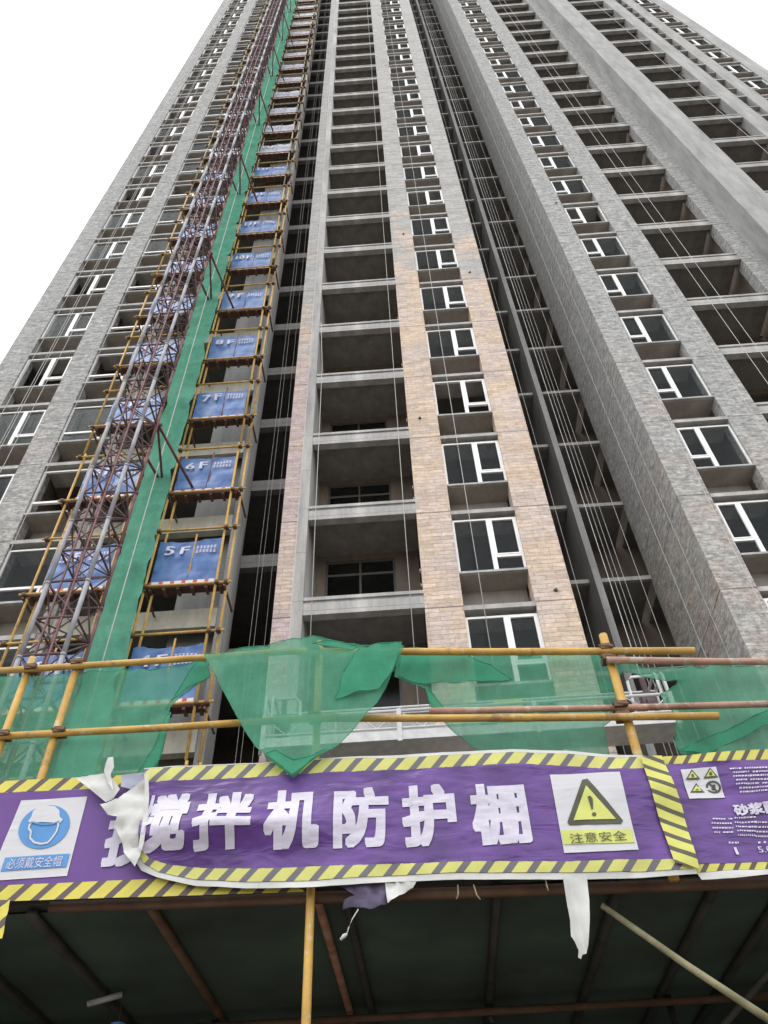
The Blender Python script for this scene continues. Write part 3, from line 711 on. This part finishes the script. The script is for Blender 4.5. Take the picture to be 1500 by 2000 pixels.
m = MB(); m.tube([(2.45, 5.6, 3.55), (1.0, 8.4, 2.6)], .024, 8); m.tube([(.42, 6.9, 3.5), (1.16, 8.9, 2.4)], .022, 8); hpart(m, 'brace', MS['darktube'])
m = MB(); p = at(205, 1953, 6.3); m.tube([p+Vector((-.12, 0, -.02)), p+Vector((.12, 0, .03))], .022, 8); 
tag(m.build('lamp_tube', MS['galv'], None, True), 'small dull grey lamp tube under the dark shed roof at lower left', 'lamp')
m = MB(); p = at(228, 2016, 6.2); m.box(p.x-.09, p.x+.09, p.y-.08, p.y+.08, p.z-.16, p.z+.02); m.tube([p+Vector((0, 0, .02)), p+Vector((0, 0, .05))], .05, 10)

PC = m.build('plastic_canister', MS['signblue']); m = MB(); m.tube([p+Vector((0, 0, .05)), (p.x, p.y, 3.6)], .003, 5); m.build('cord', MS['darktube'], PC)
tag(PC, 'blue plastic canister hanging under the shed roof at the bottom left', 'canister')

# ------------------------------------------------------------------ banners
def wr(seed, amp, sx=2.2, sz=9.):
    return lambda x, z: amp*(fbm(x*sx, z*sz, seed)+.6*fbm(x*sx*2.6, z*sz*1.7, seed+4))
YL, YM, YR = 4.745, 4.70, 4.722
def quad_px(c): return c
# left banner
dL = wr(3, .004, 1.5, 3)
BL = empty('banner', (-2.2, YL, 4.05)); tag(BL, 'flat purple safety banner with a blue hard hat sign at far left', 'banner', 'purple shed banners')
fL = lambda off: (lambda x, z: YL+dL(x, z)-off)
def on(bn, f, name, pts, Y, mat, off, step=.05): return finish(grid_poly(PX(pts, Y), step), name, mat, f(off), bn)
on(BL, fL, 'sheet', [(-70, 1552), (480, 1527), (520, 1727), (-70, 1731)], YL, MS['purpleflat'], 0)
on(BL, fL, 'hazard_border', [(-70, 1529), (480, 1502), (480, 1526.5), (-70, 1551.5)], YL, MS['hazL'], .0)
on(BL, fL, 'hazard_border', [(-70, 1733), (520, 1707), (600, 1742), (-70, 1763)], YL, MS['hazL'], .003)
on(BL, fL, 'sign_panel', [(42, 1564), (171, 1556), (131, 1711), (-24, 1722)], YL, MS['paper'], .004)
on(BL, fL, 'sign_band', [(11, 1676), (137, 1668), (130, 1694), (2, 1703)], YL, MS['signblue'], .008)
def disc(cx, cy, rx, ry, sh, n=40): return [(cx+rx*cos(2*pi*k/n)+sh*sin(2*pi*k/n), cy-ry*sin(2*pi*k/n)) for k in range(n)]
on(BL, fL, 'pictogram', disc(87, 1616, 49, 43, 11), YL, MS['signblue'], .008)
on(BL, fL, 'pictogram', [(56, 1605), (62, 1597), (66, 1585), (77, 1576), (92, 1574), (108, 1576), (117, 1584), (118, 1597), (124, 1602), (118, 1609), (100, 1608), (80, 1607), (62, 1610)], YL, MS['paper'], .012)
def ring(pts, wpx, Y, f, bn, mat, off):
    a = [at(x, y, Y) for x, y in pts]; m = MB()
    for p, q in zip(a, a[1:]):
        d_ = (q-p); d_.y = 0; nrm = Vector((-d_.z, 0, d_.x)).normalized()*wpx
        m.poly([(r.x, f(off)(r.x, r.z), r.z) for r in (p-nrm, q-nrm, q+nrm, p+nrm)])
    o = m.build('pictogram', mat, None); o.parent = bn; o.matrix_parent_inverse = Matrix.Translation(bn.location).inverted(); return o
ring([(60, 1610), (57, 1619), (62, 1626), (60, 1638), (68, 1647), (82, 1650), (95, 1647), (104, 1637), (112, 1625), (115, 1614), (114, 1606)], .006, YL, fL, BL, MS['paper'], .013)
ring([(62, 1607), (82, 1612), (104, 1611), (117, 1606)], .005, YL, fL, BL, MS['signblue'], .0145)
def tpx(body, cx, cy, wpx, hpx, Y, f, bn, mat, off, bold=.03, shear=0., clip=None):
    p = at(cx, cy, Y); w = (at(cx+wpx/2, cy, Y)-at(cx-wpx/2, cy, Y)).x; h = (at(cx, cy-hpx/2, Y)-at(cx, cy+hpx/2, Y)).z
    return text_on(body, p.x, p.z, w, h, f(off), mat, bn, bold, 'lettering', shear, clip)
tpx('必须戴安全帽', 68, 1686, 106, 21, YL, fL, BL, MS['ink'], .012, .02)
tpx('搅', 262, 1634, 108, 112, YL, fL, BL, MS['ink'], .006, .075)
# middle banner
dM0 = wr(11, .013, 1.6, 3.6)
pA = at(330, 1690, YM)
def dM(x, z):
    e = max(0., 1-abs(x-pA.x-.25)/1.1)
    sag = -.12*e*math.exp(-((z-pA.z-.20)/.115)**2)
    edge = min(1., max(0, (x-at(270, 1600, YM).x))/.25)
    return dM0(x, z)+sag+.012*sin(x*2.1)*(.6)+.01*sin(z*14+x*3)*max(0, (x-.3))*.6-.015*(1-edge)
fM = lambda off: (lambda x, z: YM+dM(x, z)-off)
BM_ = empty('banner', (-.3, YM, 4.0)); tag(BM_, 'long purple banner with large white characters and yellow warning triangle, left end torn loose', 'banner', 'purple shed banners')
topM = [(283, 1505), (330, 1500), (500, 1492), (640, 1483), (780, 1481), (920, 1472), (1000, 1468), (1100, 1471), (1180, 1477), (1262, 1478)]
topB = [(x, y+(26 if x < 700 else 23)) for x, y in topM]
botM = [(276, 1640), (272, 1668), (282, 1688), (310, 1703), (380, 1717), (480, 1724), (620, 1720), (760, 1710), (900, 1704), (1080, 1702), (1240, 1702), (1358, 1697)]
botB = [(276, 1640), (280, 1662), (292, 1678), (325, 1688), (400, 1696), (500, 1698), (640, 1692), (780, 1687), (920, 1682), (1080, 1681), (1220, 1679), (1318, 1678)]
on(BM_, fM, 'sheet', [(x, y-.5) for x, y in topB]+list(reversed([(x, y+.5) for x, y in botB])), YM, MS['purple'], 0, .012)
on(BM_, fM, 'hazard_border', topM+list(reversed(topB)), YM, MS['hazM'], 0, .04)
on(BM_, fM, 'hazard_border', botB[1:]+list(reversed(botM[1:])), YM, MS['hazM'], 0, .04)
hemT = topM; hemU = [(x, y-(6 if 650 < x < 1220 else 2)) for x, y in topM]
on(BM_, fM, 'hem', hemU+list(reversed([(x, y-.3) for x, y in topM])), YM, MS['whitesheet'], 0, .06)
hemL = [(262, 1648), (261, 1676), (276, 1700), (306, 1713), (380, 1729), (480, 1736), (620, 1733), (760, 1722), (900, 1717), (1080, 1715), (1240, 1714), (1362, 1707)]
on(BM_, fM, 'hem', [(x, y+.3) for x, y in botM]+list(reversed(hemL)), YM, MS['whitesheet'], -.004, .06)
for ch, cx, cy, w, h in (('搅', 318, 1610, 106, 116), ('拌', 440, 1606, 112, 114), ('机', 573, 1602, 104, 118), ('防', 706, 1597, 108, 116), ('护', 838, 1592, 106, 120), ('棚', 976, 1588, 112, 120)):
    tpx(ch, cx, cy, w, h, YM, fM, BM_, MS['ink'], .0055, .07, 0., ((at(289, 1600, YM).x, 0, at(289, 1600, YM).z), (1, 0, 0)) if ch == '搅' else None)
on(BM_, fM, 'sign_panel', [(1074, 1512), (1210, 1508), (1247, 1661), (1102, 1666)], YM, MS['paper'], .006, .05)
on(BM_, fM, 'sign_band', [(1096, 1622), (1233, 1619), (1239, 1647), (1101, 1650)], YM, MS['signyellow'], .010, .05)
on(BM_, fM, 'warning_triangle', [(1137, 1523), (1147, 1521), (1217, 1602), (1213, 1609), (1112, 1612), (1108, 1606)], YM, MS['signdark'], .010, .05)
on(BM_, fM, 'warning_triangle', [(1144, 1536), (1203, 1600), (1120, 1603)], YM, MS['signyellow'], .014, .05)
on(BM_, fM, 'warning_triangle', [(1147, 1558), (1152, 1556), (1157, 1562), (1158, 1582), (1155, 1583)], YM, MS['signdark'], .018, .05)
on(BM_, fM, 'warning_triangle', disc(1160, 1592, 4.5, 4, 0, 12), YM, MS['signdark'], .018, .05)
tpx('注意安全', 1168, 1636, 112, 20, YM, fM, BM_, MS['signdark'], .016, .01)
# torn white end of the middle banner, folded over
def fold(name, pts, y, amp, seed, mat=None, lean=0.):
    w_ = wr(seed, amp, 6, 6); q = PX(pts, y); x0 = min(a for a, _ in q)
    return finish(grid_poly(q, .025), name, mat or MS['whitesheet'], lambda x, z: y+w_(x, z)-lean*(x-x0), BM_)
fold('torn_flap', [(146, 1517), (206, 1510), (222, 1522), (234, 1541), (222, 1557), (206, 1566)], YM-.02, .02, 21)
fold('torn_flap', [(203, 1506), (212, 1482), (221, 1478), (223, 1498), (216, 1512), (222, 1545), (212, 1530)], YM-.05, .02, 22)
fold('torn_flap', [(236, 1514), (284, 1508), (287, 1524), (264, 1544), (236, 1536)], YM-.01, .015, 23, MS['bluepale'])
fold('torn_flap', [(286, 1516), (240, 1546), (232, 1560), (196, 1572), (210, 1590), (230, 1596), (222, 1612), (236, 1640), (240, 1662), (262, 1690), (272, 1672), (277, 1640), (284, 1590)], YM-.06, .028, 24, lean=-.08)
fold('torn_flap', [(284, 1512), (290, 1506), (291, 1560), (288, 1600), (281, 1645), (276, 1660), (270, 1656), (280, 1590)], YM-.075, .01, 25)
# right banner
dR0 = wr(31, .012, 3.0, 8.)
fR = lambda off: (lambda x, z: YR+dR0(x, z)+.012*sin(x*7+z*5)-off)
BR = empty('banner', (2.1, YR, 4.0)); tag(BR, 'wrinkled purple banner at far right with small pictograms and rows of small white print', 'banner', 'purple shed banners')
on(BR, fR, 'sheet', [(1292, 1491), (1450, 1486), (1640, 1482), (1640, 1674), (1500, 1682), (1420, 1688), (1340, 1690)], YR, MS['purple'], 0, .025)
on(BR, fR, 'hazard_border', [(1284, 1477), (1450, 1467), (1640, 1460), (1640, 1481.5), (1450, 1485.5), (1293, 1490.5)], YR, MS['hazR'], 0)
on(BR, fR, 'hazard_border', [(1346, 1690.5), (1420, 1688.5), (1500, 1682.5), (1640, 1674.5), (1640, 1692), (1500, 1697), (1430, 1701), (1360, 1706)], YR, MS['hazR'], 0)
on(BR, fR, 'hem', [(1360, 1706.5), (1430, 1701.5), (1500, 1697.5), (1640, 1692.5), (1640, 1704), (1500, 1708), (1430, 1716), (1370, 1720)], YR, MS['whitesheet'], 0)
on(BR, lambda off: (lambda x, z: YM+dM(x, z)-.02-off), 'hazard_border', [(1250, 1480), (1292, 1478), (1332, 1582), (1364, 1700), (1316, 1688), (1290, 1610)], YM, MS['hazV'], 0, .03)
on(BR, fR, 'sign_panel', [(1329, 1503), (1398, 1498), (1417, 1556), (1346, 1561)], YR, MS['paper'], .006)
for (cx, cy) in ((1352, 1513), (1387, 1510), (1361, 1538)):
    on(BR, fR, 'pictogram', [(cx-1, cy-10), (cx+16, cy+8), (cx-13, cy+10)], YR, MS['signdark'], .010)
    on(BR, fR, 'pictogram', [(cx-.5, cy-6), (cx+10, cy+5.5), (cx-8, cy+7)], YR, MS['signyellow'], .0125)
    on(BR, fR, 'pictogram', [(cx-2, cy-1), (cx+2, cy-1), (cx+4, cy+4.5), (cx-2, cy+5)], YR, MS['signdark'], .015)
ring([(1394+13*cos(a*pi/8), 1536-10*sin(a*pi/8)+1.5*cos(a*pi/8)) for a in range(17)], .006, YR, fR, BR, MS['signdark'], .010)
ring([(1385, 1529), (1404, 1545)], .005, YR, fR, BR, MS['signdark'], .011)
on(BR, fR, 'pictogram', [(1390, 1532), (1397, 1531), (1399, 1541), (1391, 1542)], YR, MS['signdark'], .010)
def rows(x0, x1, y0, dyr, n, slope, hpx=3.2, seed=0, lean=.45):
    rnd = random.Random(seed); m = MB(); f = fR(.008)
    for r in range(n):
        x = x0+lean*r*dyr+rnd.uniform(0, 4)
        while x < x1:
            w = rnd.uniform(1.6, 5.2); y = y0+r*dyr+slope*(x-x0)
            pts = PX([(x, y-hpx/2), (x+w, y-hpx/2), (x+w, y+hpx/2*rnd.uniform(.2, 1)), (x, y+hpx/2)], YR)
            m.poly([(a, f(a, b_), b_) for a, b_ in pts]); x += w+rnd.uniform(.9, 2.)
            if rnd.random() < .06: x += 5
    o = m.build('small_print', MS['ink']); o.parent = BR; o.matrix_parent_inverse = Matrix.Translation(BR.location).inverted()
rows(1424, 1640, 1503, 7.2, 7, -.012, seed=1); rows(1388, 1430, 1600, 9.5, 4, -.03, seed=2, lean=.1); rows(1434, 1476, 1597, 9, 5, -.03, seed=3, lean=.1); rows(1472, 1640, 1606, 9, 4, -.02, seed=4, lean=.1)
rows(1420, 1440, 1647, 8, 1, -.02, 4, seed=5); rows(1478, 1492, 1645, 8, 1, -.02, 4, seed=6)
tpx('砂浆配', 1476, 1580, 88, 23, YR, fR, BR, MS['ink'], .010, .08); tpx('1', 1437, 1664, 6, 15, YR, fR, BR, MS['ink'], .010, .02); tpx('5.0', 1494, 1659, 28, 13, YR, fR, BR, MS['ink'], .010, .03)

# loose scraps under the banners
w_ = wr(41, .02, 8, 3)
o = sheet('torn_strip', [(1099, 1712), (1145, 1712), (1150, 1760), (1151, 1800), (1149, 1845), (1146, 1860), (1139, 1861), (1135, 1872), (1129, 1871), (1130, 1856), (1122, 1842), (1114, 1833), (1113, 1800), (1108, 1770)], 4.66, MS['whitesheet'], lambda x, z: w_(x, z)+.03*cos((x-at(1125, 1780, 4.66).x)*40), .02)
tag(o, 'torn white strip with frayed end dangling below the right half of the long banner', 'torn strip')
w_ = wr(43, .03, 8, 8)
o = sheet('rag', [(650, 1722), (752, 1716), (754, 1765), (720, 1775), (690, 1771), (668, 1774), (672, 1758), (692, 1748)], 4.73, plain('dirty_purple_scrap', (.09, .075, .13), .6, .4, 9), lambda x, z: w_(x, z), .02)
tag(o, 'crumpled dark purple scrap hanging under the middle of the long banner', 'scrap')
o = sheet('torn_strip', [(752, 1722), (815, 1718), (806, 1732), (780, 1748), (757, 1764), (754, 1745)], 4.70, MS['whitesheet'], lambda x, z: w_(x+3, z), .02)
tag(o, 'small white triangular scrap folded down under the middle of the long banner', 'torn strip')
m = MB(); m.tube([at(x, y, 4.72) for x, y in ((700, 1776), (688, 1795), (681, 1812), (677, 1826))], .0035, 6); m.tube([at(678, 1824, 4.72), at(672, 1828, 4.72), at(665, 1836, 4.72)], [.006, .012, .007], 6)
tag(m.build('string', MS['rope'], None, True), 'knotted white string dangling under the crumpled purple scrap', 'string')
for i, pts in enumerate((((894, 1728), (895, 1745), (892, 1756)), ((925, 1728), (931, 1748), (938, 1757)), ((1065, 1716), (1068, 1730), (1071, 1740)))):
    m = MB(); m.tube([at(x, y, 4.74) for x, y in pts], .004, 5)
    tag(m.build('string', MS['bamboo'], None, True), ('left of the two short twine ends under the long banner', 'right of the two short twine ends under the long banner', 'short twine end just left of the dangling white strip')[i], 'string')
w_ = wr(44, .02, 6, 6)
o = sheet('torn_strip', [(-12, 1759), (20, 1757), (14, 1785), (4, 1832), (-14, 1838)], 4.70, MS['hazL'], lambda x, z: w_(x, z), .03)
tag(o, 'yellow striped torn corner hanging below the left end of the left banner', 'torn strip')

# ------------------------------------------------------------------ loose green nets on the shed guard rail
def net(label, pieces, Y):
    root = empty('green_net', tuple(at(*pieces[0][0][0], Y))); tag(root, label, 'safety net', 'loose green nets over the shed guard rail')
    for pts, mat, dy, amp, seed in pieces:
        w_ = wr(seed, amp*1.25, 4.2, 1.4)
        finish(grid_poly(PX(pts, Y), .05), 'net_sheet', MS[mat], (lambda w_, dy: (lambda x, z: Y+dy+w_(x, z)))(w_, dy), root)
    m = MB()
    for pts, mat, dy, amp, seed in pieces:
        w_ = wr(seed, amp*1.25, 4.2, 1.4); a = PX(pts, Y)+PX(pts[:1], Y)
        for (xa, za), (xb, zb) in zip(a, a[1:]):
            k = max(2, int(math.hypot(xb-xa, zb-za)/.06))
            m.tube([(xa+(xb-xa)*i/k, Y+dy-.003+w_(xa+(xb-xa)*i/k, za+(zb-za)*i/k), za+(zb-za)*i/k) for i in range(k+1)], .0028, 5)
    o = m.build('edge_cord', MS['netfold'], None, True); o.parent = root; o.matrix_parent_inverse = Matrix.Translation(root.location).inverted()
net('wide sheer green net stretched behind the two left posts', [
    ([(-60, 1322), (60, 1316), (160, 1310), (240, 1302), (300, 1303), (345, 1298), (385, 1288), (404, 1290), (408, 1318), (350, 1352), (330, 1378), (325, 1420), (316, 1465), (300, 1505), (-60, 1530)], 'net', .03, .03, 51),
    ([(385, 1289), (404, 1290), (410, 1318), (362, 1344), (336, 1366), (323, 1385), (345, 1350)], 'netfold', .01, .02, 52),
    ([(326, 1396), (334, 1392), (312, 1480), (292, 1508), (268, 1508), (300, 1460)], 'netfold', .01, .02, 53)], 4.84)
net('large triangular green net hanging point down over the long banner', [
    ([(400, 1283), (470, 1270), (555, 1258), (612, 1247), (660, 1256), (706, 1266), (770, 1264), (790, 1266), (765, 1322), (738, 1375), (715, 1402), (680, 1440), (640, 1470), (600, 1496), (572, 1520), (552, 1505), (500, 1462), (462, 1400), (425, 1328)], 'net', -.02, .035, 54),
    ([(706, 1268), (740, 1264), (785, 1265), (768, 1316), (742, 1352), (700, 1362), (655, 1372), (664, 1345), (672, 1320), (690, 1295)], 'netfold', -.05, .03, 55),
    ([(572, 1519), (556, 1505), (520, 1476), (540, 1470), (575, 1490), (610, 1482), (640, 1466), (604, 1494)], 'netfold', -.035, .015, 56),
    ([(640, 1255), (700, 1268), (690, 1276), (612, 1262)], 'netfold', -.035, .01, 57)], 4.66)
net('sagging green net between the triangular net and the right post', [
    ([(780, 1268), (810, 1260), (840, 1268), (1000, 1272), (1180, 1268), (1196, 1330), (1212, 1392), (1180, 1412), (1192, 1466), (1130, 1472), (960, 1474), (905, 1440), (862, 1395), (838, 1372), (832, 1342), (795, 1328), (770, 1318)], 'net', .02, .04, 58),
    ([(785, 1270), (840, 1270), (900, 1276), (960, 1300), (1000, 1330), (920, 1330), (830, 1335), (790, 1326), (775, 1315)], 'netfold', -.0, .03, 59),
    ([(834, 1345), (850, 1362), (880, 1402), (872, 1404), (850, 1385), (836, 1366)], 'netfold', -.01, .02, 60)], 4.88)
net('green net hung right of the right post, holed near the post', [
    ([(1196, 1296), (1330, 1297), (1620, 1300), (1620, 1464), (1400, 1470), (1330, 1472), (1318, 1448), (1322, 1400), (1300, 1372), (1290, 1352), (1320, 1336), (1330, 1326), (1270, 1318), (1215, 1312), (1204, 1330)], 'net', .02, .04, 61),
    ([(1326, 1470), (1360, 1448), (1430, 1420), (1500, 1388), (1540, 1380), (1540, 1400), (1470, 1430), (1400, 1462), (1380, 1470)], 'netfold', .0, .03, 62)], 4.88)
